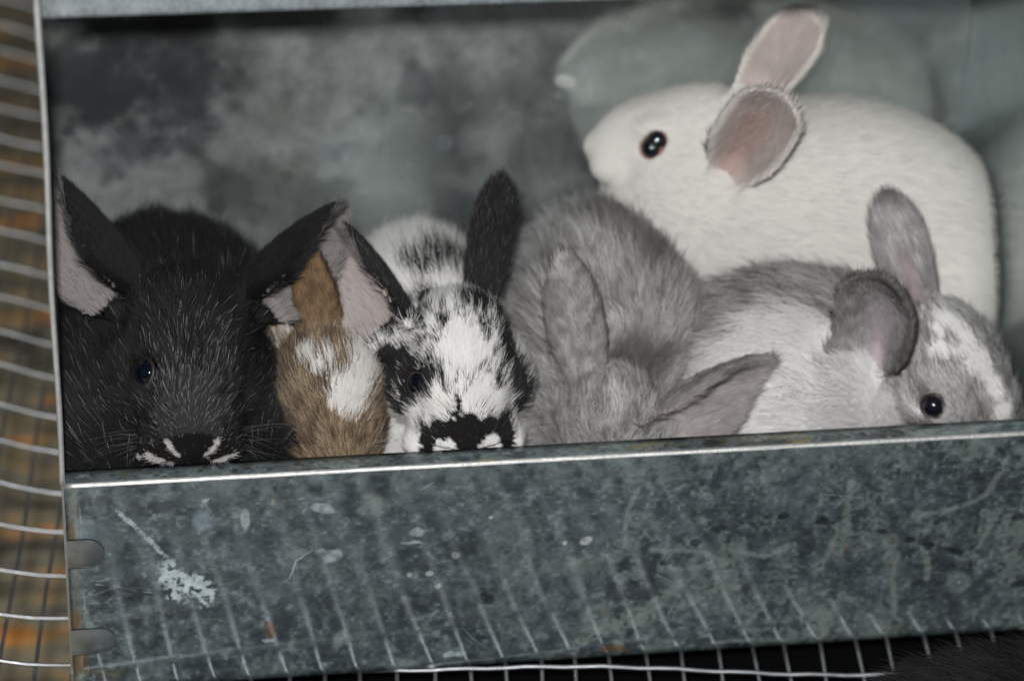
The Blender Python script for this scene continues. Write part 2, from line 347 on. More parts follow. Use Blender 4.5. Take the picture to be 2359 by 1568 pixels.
def sheet_strip(name, prof, x0, x1, mat, parent, thick, nx=80, wav=0.0, uvlen=None, v_off=0.0):
    """A folded sheet: profile (y, z) swept along x, with thickness, rounded UVs along the sheet."""
    prof = np.array(prof, float); n = len(prof)
    tg = np.gradient(prof, axis=0); tg /= np.linalg.norm(tg, axis=1)[:, None]
    nm = np.stack([-tg[:, 1], tg[:, 0]], 1)
    s = np.concatenate([[0], np.cumsum(np.linalg.norm(np.diff(prof, axis=0), axis=1))])
    xs = np.linspace(x0, x1, nx + 1); V = []
    for x in xs:
        wv = wav * (fbm3(np.stack([np.full(n, x), prof[:, 1], prof[:, 0]], 1), 22, 2, 31) - .5) * sstep(.002, .03, s - .0088) * sstep(.018, .06, x) if wav else 0
        o = prof + nm * np.reshape(wv, (-1, 1)) if wav else prof
        for p in o: V.append((x, p[0], p[1]))
        for p in o + nm * thick: V.append((x, p[0], p[1]))
    m = 2 * n; F = []; U = []
    def uvq(i, j): return ((xs[i] - x0) / (x1 - x0), (s[j] + v_off) / (uvlen or s[-1]))
    for i in range(nx):
        a, b = i * m, (i + 1) * m
        for j in range(n - 1):
            F.append((a + j, b + j, b + j + 1, a + j + 1)); U += [uvq(i, j), uvq(i + 1, j), uvq(i + 1, j + 1), uvq(i, j + 1)]
            F.append((a + n + j, a + n + j + 1, b + n + j + 1, b + n + j)); U += [uvq(i, j), uvq(i, j + 1), uvq(i + 1, j + 1), uvq(i + 1, j)]
        for j in (0, n - 1):
            F.append((a + j, a + n + j, b + n + j, b + j) if j == 0 else (a + j, b + j, b + n + j, a + n + j)); U += [uvq(i, j)] * 4
    for i in (0, nx):
        a = i * m
        for j in range(n - 1):
            F.append((a + j, a + j + 1, a + n + j + 1, a + n + j)); U += [uvq(i, j)] * 4
    o = mesh_obj(name, V, F, mat, parent)
    uv = o.data.uv_layers.new(name="uv"); uv.data.foreach_set("uv", np.array(U, np.float32).ravel())
    return o

# front panel: flange, rolled bend, face
BR = .0016
prof = [(FL, -.0002), (FL * .6, 0), (BR + .0006, 0)]
for k in range(9):
    a = math.pi / 2 * k / 8
    prof.append((BR - BR * math.sin(a), -BR + BR * math.cos(a)))
for k in range(1, 31):
    prof.append((0.0, -BR + (ZF + BR) * k / 30))
prof = np.array(prof)
fp = sheet_strip("front_panel", prof, 0, W, FRONT, box, .0008, 90, .0012, VLEN, .0005)
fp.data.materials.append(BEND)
for pl in fp.data.polygons:                        # rubbed bend, coloured lighter so the highlight runs its full length
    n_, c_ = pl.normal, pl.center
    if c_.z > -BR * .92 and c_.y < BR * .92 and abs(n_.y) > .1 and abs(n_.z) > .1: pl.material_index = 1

def plate(name, x0, x1, y0, y1, z0, z1, mat, parent, nx=1, wob=0):
    V = [(x, y, z) for x in (x0, x1) for y in (y0, y1) for z in (z0, z1)]
    F = [(0, 1, 3, 2), (4, 6, 7, 5), (0, 4, 5, 1), (2, 3, 7, 6), (0, 2, 6, 4), (1, 5, 7, 3)]
    o = mesh_obj(name, V, F, mat, parent, False)
    uv = o.data.uv_layers.new(name="uv")
    for l in o.data.loops:
        v = o.data.vertices[l.vertex_index].co
        uv.data[l.index].uv = ((v.x - x0) / (x1 - x0 + 1e-9), (v.z - z0) / (z1 - z0 + 1e-9))
    return o
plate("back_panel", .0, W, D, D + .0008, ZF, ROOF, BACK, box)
plate("floor_panel", .0, W, .0012, D, ZF - .0007, ZF - .0001, SHEET, box)
sr_ = plate("side_panel", W + .0001, W + .0009, .0, D + .0008, ZF, ROOF, SHEET, box)
sl_ = plate("side_panel", -.0009, -.0001, -.0004, D + .0008, ZF, ROOF, SHEET, box)

def tube(pts, r, sides=10, caps=True):
    pts = np.array(pts, float); n = len(pts); V = []; F = []
    tg = nrm(np.gradient(pts, axis=0)); ref = np.array([0, 0, 1.0]) if abs(tg[0][2]) < .9 else np.array([1.0, 0, 0])
    for i in range(n):
        a = nrm(np.cross(tg[i], ref)); b = np.cross(tg[i], a)
        rr = r[i] if hasattr(r, "__len__") else r
        for k in range(sides):
            t = 2 * math.pi * k / sides; V.append(pts[i] + rr * (a * math.cos(t) + b * math.sin(t)))
    for i in range(n - 1):
        for k in range(sides):
            F.append((i * sides + k, i * sides + (k + 1) % sides, (i + 1) * sides + (k + 1) % sides, (i + 1) * sides + k))
    if caps: F.append(tuple(range(sides))[::-1]); F.append(tuple((n - 1) * sides + k for k in range(sides)))
    return V, F
# rolled front hem of the left side sheet, nicked here and there
zz = np.linspace(.0006, ROOF, 90)
rr = .00095 * (1 + .16 * (fbm3(np.stack([zz, zz * 0, zz * 0], 1), 160, 3, 4) - .5))
V, F = tube([(-.0006 + .0003 * math.sin(z * 60), .0002, z) for z in zz], rr, 10)
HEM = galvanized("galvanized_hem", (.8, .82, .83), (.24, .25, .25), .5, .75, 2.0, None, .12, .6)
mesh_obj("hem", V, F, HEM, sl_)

# top rail: strip with a rolled lower edge, slightly bowed, seen as the bright band along the top
rp = []
for k in range(7):
    a = math.pi * k / 6
    rp.append((.0018 - .0018 * math.cos(math.pi - a) - .0018, HR + .0016 - .0016 * math.sin(a)))
rp = [(.0042, HR + .010), (.0040, HR + .004)] + [(.0020 + .0020 * math.cos(math.pi * k / 8), HR + .002 - .002 * math.sin(math.pi * k / 8)) for k in range(9)] + [(0.0, HR + .004 + .0455 * k / 6) for k in range(7)]
RAIL = galvanized("galvanized_rail", (.55, .62, .68), (.25, .285, .31), .24, .42, 3.4, None, .25)
tr = sheet_strip("top_rail", rp, .0004, W, RAIL, box, -.0007, 40)

# fold-over tabs that lock the side sheet through the front panel
TABM = galvanized("galvanized_tab", (.42, .45, .455), (.10, .115, .118), .16, .5, 1.6, None, .06)
SLOT = simple("slot_shadow", (.01, .009, .008), .9)
TRUST = simple("tab_rust", (.10, .055, .025), .85, noise=(500, (.20, .17, .13)))
def tab(px0, px1, pyc, hh, slot):
    p0, p1 = A(px0, pyc, 0), A(px1, pyc, 0); r = hh * .000147 / .839 / 2 * 1.0
    x0, xc, zc = -.0003, p1[0] - r, p0[2]
    out = [(x0, zc - r)] + [(xc + r * math.cos(t), zc + r * math.sin(t)) for t in np.linspace(-math.pi / 2, math.pi / 2, 16)] + [(x0, zc + r)]
    out = np.array(out); c = out.mean(0)
    lay = [(1.0, .0), (1.0, .00006), (.97, -.00004), (0.0, -.00012)]
    V, F = [], []; n = len(out)
    for s, y in lay[:3]:
        for q in out: e = c + (q - c) * s; V.append((e[0], y - .0003, e[1]))
    V.append((c[0], lay[3][1] - .0004, c[1]))
    for l in range(2):
        for k in range(n): F.append((l * n + k, l * n + (k + 1) % n, (l + 1) * n + (k + 1) % n, (l + 1) * n + k))
    for k in range(n): F.append((2 * n + k, 2 * n + (k + 1) % n, 3 * n))
    t = mesh_obj("tab", V, F, TABM, fp)
    # dark gap that rings the tab
    ring = []
    for s in (1.0, 1.075):
        for q in out: e = c + (q - c) * np.array([1 + (s - 1) * .8, s]); ring.append((e[0], -.00085 if s == 1 else -.00083, e[1]))
    ring = [(x, -.00012, z) for x, y, z in ring]
    RF = [(k, k + 1, n + k + 1, n + k) for k in range(n - 1)]
    mesh_obj("tab_groove", ring, RF, SLOT, t)
    return t
tab(160, 240, 1276, 66, True); tab(176, 266, 1478, 62, False)

# --- wire mesh floor of the cage
MY = math.radians(6.5)
MU, MV = np.array([math.cos(MY), -math.sin(MY)]), np.array([math.sin(MY), math.cos(MY)])
ZW = ZF - .0018
mesh_root = empty("wire_mesh_floor", (W / 2, 0, ZW))
tag(mesh_root, "bare galvanized wire mesh cage floor beneath and left of the metal nest box", "wire mesh")
a0 = AZ(1000, 1552, ZW)[:2]; b0 = AZ(151, 1539, ZW)[:2]; cr = AZ(60, 1540, ZW)[:2] @ MU
U0, V0 = a0 @ MU, b0 @ MV
def wz(u, v):
    e = np.maximum(0, cr - u); return ZW + .27 * (np.sqrt(e * e + .0015 ** 2) - .0015) + .0016 * np.sin(u * 41 + v * 23) * .5
def wire(pts, r):
    V, F = tube(pts, r, 8); return mesh_obj("wire", V, F, WIRE, mesh_root)
WR = .00072
for k in range(-15, 22):
    u = U0 + k * .0127 + random.gauss(0, .0004)
    vs = np.linspace(-.19, .62, 60); ph = random.random() * 6
    pts = [np.append(MU * (u + .0006 * math.sin(v * 35 + ph)) + MV * v, wz(u, v) + .0004 * math.sin(v * 60 + ph)) for v in vs]
    wire(pts, WR)
for k in range(-7, 24):
    v = V0 + k * .0254 + random.gauss(0, .0006)
    us = np.linspace(-.20, .40, 90); ph = random.random() * 6
    pts = [np.append(MU * u + MV * (v + .0009 * math.sin(u * 30 + ph)), wz(u, v) + 2 * WR * .9 + .0003 * math.sin(u * 247)) for u in us]
    wire(pts, WR)

# --- ground under the cage
def ground_mat():
    m, nt, b = new_mat("ground_dirt"); L = nt.links.new
    tc = node(nt, "ShaderNodeTexCoord"); n = node(nt, "ShaderNodeTexNoise", i_Scale=9.0, i_Detail=6.0, i_Roughness=.6)
    mp = node(nt, "ShaderNodeMapping"); mp.inputs["Scale"].default_value = (2.2, 7.5, 1)
    L(tc.outputs["Object"], mp.inputs[0]); L(mp.outputs[0], n.inputs["Vector"])
    r = node(nt, "ShaderNodeValToRGB"); e = r.color_ramp.elements
    e[0].position = .36; e[0].color = (.04, .034, .025, 1); e[1].position = .64; e[1].color = (.72, .30, .08, 1)
    k = e.new(.47); k.color = (.24, .215, .16, 1); k = e.new(.55); k.color = (.32, .265, .15, 1)
    L(n.outputs["Fac"], r.inputs[0]); L(r.outputs[0], b.inputs["Base Color"]); b.inputs["Roughness"].default_value = .9
    return m
g = mesh_obj("ground", [(-3, -3, -.22), (3, -3, -.22), (3, 3, -.22), (-3, 3, -.22)], [(0, 1, 2, 3)], ground_mat(), None, False)
tag(g, kind="structure")
# added black sheet standing in for the unlit void under the floor
VOID_BLACK = simple("void_black", (.0015, .0015, .0015), .9, **{"Specular IOR Level": .1})
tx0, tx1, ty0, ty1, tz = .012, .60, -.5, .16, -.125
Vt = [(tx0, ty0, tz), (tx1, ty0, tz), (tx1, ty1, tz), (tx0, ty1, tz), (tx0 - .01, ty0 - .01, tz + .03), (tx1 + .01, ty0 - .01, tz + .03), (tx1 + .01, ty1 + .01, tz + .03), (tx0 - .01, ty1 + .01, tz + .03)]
dark_sheet = mesh_obj("dark_void_sheet", Vt, [(0, 1, 2, 3), (0, 4, 5, 1), (1, 5, 6, 2), (2, 6, 7, 3), (3, 7, 4, 0)], VOID_BLACK, None, False)
tag(dark_sheet, "added matt black sheet standing in for the darkness under the wire mesh floor", "dark_sheet")

# ------------------------------------------------------------------ rabbits
FUNNEL = (.22, .36, .70, .95, 1.0, .98, .86, .62, .0, -.6)
BLUNT = (.62, .72, .86, .97, 1.0, .95, .75, .50, .0, -.5)
SHARP = (.50, .62, .92, 1.0, .86, .60, .34, .17, .0, -.3)
class Shape:
    """Signed distance of one rabbit: blended ellipsoids for trunk and head, cupped sheets for the ears."""
    def __init__(s):
        s.body = []; s.ears = []; s.head = None; s.eyes = []
    def ell(s, c, r, k=.012, rot=None): s.body.append((np.array(c, float), np.array(r, float), k, rot)); return s
    def set_head(s, nose, occ, up, fat=1.0, S=None, mz=1.0):
        nose, occ = np.array(nose), np.array(occ); fw = nrm(nose - occ)
        if S is None: S = np.linalg.norm(nose - occ)
        C = nose - fw * S * .5
        u = np.array(up, float); u = nrm(u - fw * (u @ fw)); r = np.cross(fw, u)
        s.head = (C, np.stack([r, fw, u]), S)
        R = s.head[1]
        def E(c, rad, k=.05):
            s.body.append((C + S * (np.array(c) @ R), S * np.array(rad), k * S, R))
        E((0, -.19, .05), (.285, .33, .28), .12)
        E((0, .08, .05), (.225, .33, .20), .12)
        E((0, .30, -.06), (.185 * mz, .20, .15), .1)
        for x in (-1, 1):
            E((x * .17 * fat, -.05, -.13), (.19, .26, .2), .12)
            E((x * .12 * mz, .35, -.13), (.115 * mz, .13, .10), .06)
            E((x * .175, .11, .13), (.055, .11, .05), .08)
        E((0, .46, -.05), (.05, .045, .045), .06)
        E((0, .28, -.2), (.09, .15, .07), .08)
        return s
    def eye_at(s, side):
        C, R, S = s.head; return C + S * (np.array([side * .222, .10, .075]) @ R)
    def ear(s, base, tip, n, hw, cup=(60, 90), bend=0.0, prof=None, L=None):
        b, t = np.array(base, float), np.array(tip, float); v = t - b; Lr = np.linalg.norm(v); v /= Lr
        n = np.array(n, float); n = nrm(n - v * (n @ v)); u = np.cross(v, n)
        s.ears.append((b, np.stack([u, v, n]), L or Lr, hw, cup, bend, prof or (.50, .60, .84, 1.0, .97, .80, .54, .33, .0, -.6))); return s
    def ear_eval(s, i, P):
        b, R, L, hw, cup, bend, prf = s.ears[i]
        q = (P - b) @ R.T; x, y, z = q[:, 0], q[:, 1] / L, q[:, 2]
        yy = np.clip(y, -.15, 1.1)
        wd = hw * np.interp(yy, [-.15, 0, .15, .35, .55, .72, .86, .94, 1.0, 1.1], prf)
        cp = cup[0] + cup[1] * np.clip(1 - yy * 1.4, 0, 1.3) ** 1.5
        f = cp * x * x / (1 + np.abs(cp * x) * .55) + bend * L * (yy * yy - yy)
        g = np.sqrt(1 + (2 * cp * x / (1 + np.abs(cp * x) * .55)) ** 2 * .8 + (bend * (2 * yy - 1)) ** 2)
        th = .00115 + .0006 * np.clip(.3 - yy, 0, .4)
        a = np.abs(z - f) / g - th
        c = np.maximum(np.abs(x) - wd, (-.15 - y) * L)
        d = np.where((a > 0) & (c > 0), np.hypot(np.maximum(a, 0), np.maximum(c, 0)), np.maximum(a, c))
        return d, x, y, z - f, wd
    def eval(s, P, trunk=False, base=None):
        P = np.asarray(P, np.float32); d = None
        for c, r, k, R in s.body:
            q = P - c.astype(np.float32)
            if R is not None: q = q @ R.T.astype(np.float32)
            rr = r.astype(np.float32)
            k0 = np.sqrt((((q / rr) ** 2)).sum(1)); k1 = np.sqrt((((q / (rr * rr)) ** 2)).sum(1)) + 1e-9
            e = k0 * (k0 - 1) / k1
            if d is None: d = e
            else:
                h = np.maximum(k - np.abs(d - e), 0) / k; d = np.minimum(d, e) - h * h * k * .25
        if base is not None: d = base(d)
        if trunk: return d
        for i in range(len(s.ears)):
            e = s.ear_eval(i, P)[0]; k = .0042
            h = np.maximum(k - np.abs(d - e), 0) / k; d = np.minimum(d, e) - h * h * k * .25
        for c, r in s.eyes:
            e = np.sqrt(((P - c) ** 2).sum(1)) - r; k = .002
            h = np.maximum(k - np.abs(-e - d), 0) / k; d = np.maximum(d, -e) + h * h * k * .25
        return d
    def bounds(s):
        lo = np.min([c - np.max(r) for c, r, k, R in s.body] + [b - .014 for b, *_ in s.ears] + [b + R[1] * L - .014 for b, R, L, *_ in s.ears], 0)
        hi = np.max([c + np.max(r) for c, r, k, R in s.body] + [b + .014 for b, *_ in s.ears] + [b + R[1] * L + .014 for b, R, L, *_ in s.ears], 0)
        return lo - .004, hi + .004

def box_clip(P, d, outside):
    x, y, z = P[:, 0], P[:, 1], P[:, 2]
    if outside: return np.maximum(d, (ZW + .002) - z)
    forb = np.maximum(y - .0105, z - .0022)
    d = np.maximum(d, -forb)
    return np.maximum.reduce([d, .002 - x, x - (W - .003), y - (D - .003), ZF + .001 - z])

def surface_nets(d, o, h):
    ins = d < 0; nx, ny, nz = d.shape
    cnt = np.zeros((nx - 1, ny - 1, nz - 1), np.uint8)
    for a in (0, 1):
        for b in (0, 1):
            for c in (0, 1): cnt += ins[a:nx - 1 + a, b:ny - 1 + b, c:nz - 1 + c]
    cells = np.argwhere((cnt > 0) & (cnt < 8))
    idx = np.full(cnt.shape, -1, np.int64); idx[tuple(cells.T)] = np.arange(len(cells))
    acc = np.zeros((len(cells), 3)); num = np.zeros(len(cells))
    cs = [(a, b, c) for a in (0, 1) for b in (0, 1) for c in (0, 1)]
    for p in cs:
        for ax in range(3):
            if p[ax]: continue
            q = list(p); q[ax] = 1
            d0 = d[cells[:, 0] + p[0], cells[:, 1] + p[1], cells[:, 2] + p[2]]; d1 = d[cells[:, 0] + q[0], cells[:, 1] + q[1], cells[:, 2] + q[2]]
            m = (d0 < 0) != (d1 < 0); t = np.where(m, d0 / (d0 - d1 + 1e-12), 0)
            pt = np.tile(np.array(p, float), (len(cells), 1)); pt[:, ax] = t
            acc += pt * m[:, None]; num += m
    V = (cells + acc / num[:, None]) * h + o
    F = []
    for ax in range(3):
        b, c = (ax + 1) % 3, (ax + 2) % 3
        s0 = [slice(1, -1)] * 3; s1 = [slice(1, -1)] * 3; s0[ax] = slice(0, -1); s1[ax] = slice(1, None)
        A0, A1 = ins[tuple(s0)], ins[tuple(s1)]
        E = np.argwhere(A0 != A1)
        off = np.ones(3, int); off[ax] = 0; E = E + off
        def g(db, dc):
            e = E.copy(); e[:, b] -= db; e[:, c] -= dc; return idx[e[:, 0], e[:, 1], e[:, 2]]
        q = np.stack([g(1, 1), g(0, 1), g(0, 0), g(1, 0)], 1)
        fl = ins[E[:, 0], E[:, 1], E[:, 2]]
        q[~fl] = q[~fl][:, ::-1]; F.append(q)
    F = np.concatenate(F); return V, F[(F >= 0).all(1)]

RAB = []
def build(shape, others, h, outside=False):
    lo, hi = shape.bounds()
    if not outside: lo = np.maximum(lo, [0, 0.0, ZF]); hi = np.minimum(hi, [W, D, .3])
    hc = h * 4
    n = np.ceil((hi - lo) / hc).astype(int) + 2; lo = lo - hc * .5
    def F(P):
        P = np.asarray(P, np.float32)
        def press(d):
            for o2 in others:
                l2, h2 = o2.bounds(); m = ((P > l2) & (P < h2)).all(1) & (d < .02)
                if m.any():
                    b = o2.eval(P[m], True); d = d.copy(); d[m] = np.maximum(d[m], (d[m] - b) * .5 + .0006)
            return d
        return box_clip(P, shape.eval(P, False, press), outside)
    def grid(n, hh): return np.stack(np.meshgrid(*[lo[i] + hh * np.arange(n[i]) for i in range(3)], indexing='ij'), -1).reshape(-1, 3)
    C = F(grid(n, hc)).reshape(n)
    near = np.abs(C) < hc * 1.9
    blk = np.zeros(n - 1, bool)
    for a in (0, 1):
        for b in (0, 1):
            for c in (0, 1): blk |= near[a:n[0] - 1 + a, b:n[1] - 1 + b, c:n[2] - 1 + c]
    fine = np.repeat(np.repeat(np.repeat(C[:-1, :-1, :-1], 4, 0), 4, 1), 4, 2)
    fine = np.where(np.abs(fine) < hc, np.sign(fine + 1e-9) * hc, fine)
    mask = np.repeat(np.repeat(np.repeat(blk, 4, 0), 4, 1), 4, 2)
    I = np.argwhere(mask)
    fine[mask] = F(lo + I * h)
    V, Q = surface_nets(fine, lo, h)
    return V, Q, F

def trace(F, pix):
    o = np.tile(CAM, (len(pix), 1)); dr = nrm(np.array([ray(*p) for p in pix])); t = np.full(len(pix), .75)
    for _ in range(90):
        dd = F(o + dr * t[:, None]); t += np.clip(dd * .7, -.003, .03)
    return o + dr * t[:, None]

def lookdown(P): return P

class Paint:
    """Soft-edged patches of fur colour round points on the body."""
    def __init__(s, F): s.F = F
    def w(s, P, pix, r, edge=.35, ns=.35, seed=0, pts=None):
        pts = trace(s.F, pix) if pts is None else pts
        r = np.broadcast_to(np.array(r, float), (len(pts),))
        nz = (fbm3(P, 130, 3, seed + 50) - .5) * 2 * ns
        out = np.zeros(len(P))
        for p, rr in zip(pts, r):
            d = np.sqrt(((P - p) ** 2).sum(1)) / rr + nz
            out = np.maximum(out, sstep(1 + edge, 1 - edge, d))
        return out

def make_rabbit(name, label, shape, others, colour, h=.0014, nhair=60000, body_dir=(0, 1, 0), lens=(.004, .009), outside=False, lift=.45, rad=.00006,
                eye_sides=(-1, 1), eye_r=.068, eye_mat=None, lid=None, whisk=(26, (.5, .48, .45)), group="rabbits huddled in the nest box", clump=.45, ear_len=.0030, cull=-.35, eye_pos=None, tickw=0.0):
    C, R, S = shape.head
    eyes = [shape.eye_at(sd) if not (eye_pos and sd in eye_pos) else None for sd in eye_sides]
    if eye_pos:
        pos = trace(lambda P: shape.eval(P), [eye_pos[sd] for sd in eye_sides if sd in eye_pos]); k = 0
        for i, sd in enumerate(eye_sides):
            if sd in eye_pos: eyes[i] = pos[k]; k += 1
    er = eye_r * S; E3 = []
    for sd, e in zip(eye_sides, eyes):
        g = np.array([shape.eval((e + dx)[None])[0] - shape.eval((e - dx)[None])[0] for dx in np.eye(3) * .002]); g = nrm(g)
        dd = shape.eval(e[None])[0]; c = e - g * (dd + er * .66); E3.append((c, g))
    shape.eyes = [(c, er * 1.03) for c, g in E3]
    V, Q, F = build(shape, others, h, outside)
    root = empty(name, (float(C[0]), float(C[1]), ZF if not outside else ZW)); tag(root, label, "rabbit", group)
    me = bpy.data.meshes.new("body"); me.vertices.add(len(V)); me.vertices.foreach_set("co", V.astype(np.float32).ravel())
    me.loops.add(Q.size); me.loops.foreach_set("vertex_index", Q.astype(np.int32).ravel())
    me.polygons.add(len(Q)); me.polygons.foreach_set("loop_start", np.arange(0, Q.size, 4, dtype=np.int32)); me.update(calc_edges=True); me.validate()
    me.polygons.foreach_set("use_smooth", np.ones(len(me.polygons), bool)); me.update()
    # keep only the largest connected surface
    ob = bpy.data.objects.new("body", me); col.objects.link(ob); me.materials.append(SKIN); ob.parent = root; ob.matrix_parent_inverse = Matrix.Translation(root.location).inverted()
    NV = np.zeros(len(V) * 3, np.float32); me.vertices.foreach_get("normal", NV); NV = NV.reshape(-1, 3)
    def earinfo(P):
        ei = np.full(len(P), -1); ey = np.zeros(len(P)); inner = np.zeros(len(P), bool); ex = np.zeros(len(P)); best = np.full(len(P), .0022)
        for i in range(len(shape.ears)):
            d, x, y, zf, wd = shape.ear_eval(i, P); m = (d < best) & (y > .02)
            best = np.where(m, d, best); ei = np.where(m, i, ei); ey = np.where(m, y, ey); inner = np.where(m, zf > 0, inner); ex = np.where(m, x / np.maximum(wd, 1e-4), ex)
        return ei, ey, inner, ex
    def info(P, hair=True):
        ei, ey, inner, ex = earinfo(P); return dict(q=((P - C) @ R.T) / S, ei=ei, ey=ey, inner=inner, ex=ex, rnd=rng.random(len(P)) if hair else np.full(len(P), .5), rnd2=rng.random(len(P)) if hair else np.full(len(P), .5))
    pt = Paint(F)
    cr_, ct_ = colour(V, info(V, False), pt)
    ca = me.color_attributes.new("col", 'FLOAT_COLOR', 'POINT'); ca.data.foreach_set("color", np.concatenate([cr_ * .7 + ct_ * .3, np.ones((len(V), 1))], 1).astype(np.float32).ravel())
    # eyes
    for c, g in E3:
        n1 = nrm(np.cross(g, [.3, .1, .9])); n2 = np.cross(g, n1); VV, FF = [], []; nl, ns = 12, 22
        VV.append(c + g * er)
        for a in range(1, nl + 1):
            th = math.pi * .72 * a / nl
            for b in range(ns):
                ph = 2 * math.pi * b / ns; VV.append(c + er * (g * math.cos(th) + math.sin(th) * (n1 * math.cos(ph) + n2 * math.sin(ph))))
        for b in range(ns): FF.append((0, 1 + b, 1 + (b + 1) % ns))
        for a in range(nl - 1):
            for b in range(ns): FF.append((1 + a * ns + b, 1 + (a + 1) * ns + b, 1 + (a + 1) * ns + (b + 1) % ns, 1 + a * ns + (b + 1) % ns))
        eo = mesh_obj("eye", VV, FF, eye_mat or EYE, root)
        th = math.radians(72); ring = [c + er * 1.02 * (g * math.cos(th) + math.sin(th) * (n1 * math.cos(p) + n2 * math.sin(p))) for p in np.linspace(0, 2 * math.pi, 33)]
        TV, TF = tube(ring, er * .15, 8, False); lo = mesh_obj("eyelid", TV, TF, lid or LID_DARK, eo)
        lo.matrix_parent_inverse = Matrix.Translation(root.location).inverted() @ Matrix.Identity(4); lo.matrix_parent_inverse = (root.matrix_basis @ eo.matrix_parent_inverse).inverted()
    # ---------------- fur
    T = np.concatenate([Q[:, [0, 1, 2]], Q[:, [0, 2, 3]]])
    a, b, c = V[T[:, 0]], V[T[:, 1]], V[T[:, 2]]; ar = .5 * np.linalg.norm(np.cross(b - a, c - a), axis=1)
    cen = (a + b + c) / 3; nt_ = NV[T].mean(1)
    see = (nt_ @ np.array([0, -.75, .66])) > cull
    if not outside: see &= ~((cen[:, 1] < .0125) & (cen[:, 2] < .001)) & ((cen[:, 2] > -.055) | (cen[:, 1] > .04))
    eic = earinfo(cen)[0]
    e4 = earinfo(cen); wgt = ar * see * np.where(eic >= 0, 3.0, 1.0) * np.where((eic >= 0) & e4[2] & (e4[1] < .16), .12, 1.0)
    hd = np.linalg.norm((cen - C) / S, axis=1); wgt *= np.where(hd < .75, 1.5, 1.0)
    ti = rng.choice(len(T), nhair, p=wgt / wgt.sum())
    r1, r2 = rng.random(nhair), rng.random(nhair); s1 = np.sqrt(r1)
    bc = np.stack([1 - s1, s1 * (1 - r2), s1 * r2], 1)
    P = (V[T[ti]] * bc[:, :, None]).sum(1); N = nrm((NV[T[ti]] * bc[:, :, None]).sum(1))
    inf = info(P); q = inf["q"]
    for c_, g_ in E3:
        m = np.linalg.norm(P - c_ - g_ * er * .6, axis=1) > er * .86
        P, N = P[m], N[m]; inf = {k: v[m] for k, v in inf.items()}
    q = inf["q"]; n = len(P); ear = inf["ei"] >= 0
    bd = nrm(np.array(body_dir, float)); hw_ = sstep(.85, .5, np.linalg.norm(q * [1.2, 1, 1.2], axis=1))[:, None]
    flow = hw_ * (-R[1]) + (1 - hw_) * bd
    flow = flow + hw_ * .5 * (np.sign(q[:, :1]) * np.abs(q[:, :1]) ** .5 * R[0])
    for i, e in enumerate(shape.ears): flow[inf["ei"] == i] = e[1][1]
    flow = flow + (np.stack([noise3(P, 60, 5 + k) for k in range(3)], 1) - .5) * np.where(ear, .25, .7)[:, None]
    flow = flow - N * (flow * N).sum(1)[:, None]; flow = nrm(flow)
    l0, l1 = lens; nosey = sstep(.2, .5, q[:, 1]); Lh = np.where(hw_[:, 0] > .5, l0, l1) * (1 - .55 * nosey * hw_[:, 0])
    Lh = l0 * hw_[:, 0] + l1 * (1 - hw_[:, 0]); Lh *= (1 - .64 * sstep(.25, .44, q[:, 1]) * hw_[:, 0]); Lh = np.where(ear, ear_len * np.where(inf["inner"], 1.5, 1.0), Lh)
    for c_, g_ in E3: Lh *= .4 + .6 * sstep(er * 1.0, er * 1.9, np.linalg.norm(P - c_, axis=1))
    Lh *= .65 + .6 * rng.random(n)
    long = rng.random(n) < .03; Lh = np.where(long & ~ear, Lh * 1.35, Lh)
    lf = np.where(ear, .30, lift)[:, None]
    lf = lf * (.7 + .6 * rng.random((n, 1)))
    jit = rng.normal(0, .16, (n, 3)); cl = (np.stack([noise3(P, 330, 80 + k) for k in range(3)], 1) - .5) * 2 * clump + (np.stack([noise3(P, 150, 90 + k) for k in range(3)], 1) - .5) * clump
    cl[ear] *= .3
    K = 5; pos = np.zeros((n, K, 3)); tt = np.linspace(0, 1, K)
    for k, t in enumerate(tt):
        pos[:, k] = P - N * .0002 + Lh[:, None] * (t * (lf * N + (1 - lf) * flow) + t * t * (.35 * flow - .22 * lf * N) + t * t * cl * .6 + t * jit)
    if not outside:
        pos[..., 0] = np.clip(pos[..., 0], .0008, W - .001); pos[..., 1] = np.minimum(pos[..., 1], D - .0006)
        bad = ((pos[..., 1] < .0100) & (pos[..., 2] < .0009)).any(1); keep = ~bad
        pos, inf, P, ear, N, n = pos[keep], {k: v[keep] for k, v in inf.items()}, P[keep], ear[keep], N[keep], int(keep.sum())
    c0, c1 = colour(P, inf, pt)
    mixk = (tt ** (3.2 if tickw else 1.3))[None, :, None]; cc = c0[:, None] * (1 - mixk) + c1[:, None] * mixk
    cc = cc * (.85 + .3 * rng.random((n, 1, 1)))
    lum = c1.mean(1, keepdims=True); tk = (inf['rnd2'] > .0)[:, None] * (1 + tickw * sstep(.05, .25, lum))
    rd = rad * tk * (.7 + .6 * rng.random((n, 1))) * np.where(ear, .75, 1.0)[:, None] * (1 - .85 * tt[None, :] ** 1.6)
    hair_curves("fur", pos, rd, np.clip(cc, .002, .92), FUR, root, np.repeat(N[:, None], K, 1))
    # ---------------- whiskers
    nw = whisk[0]
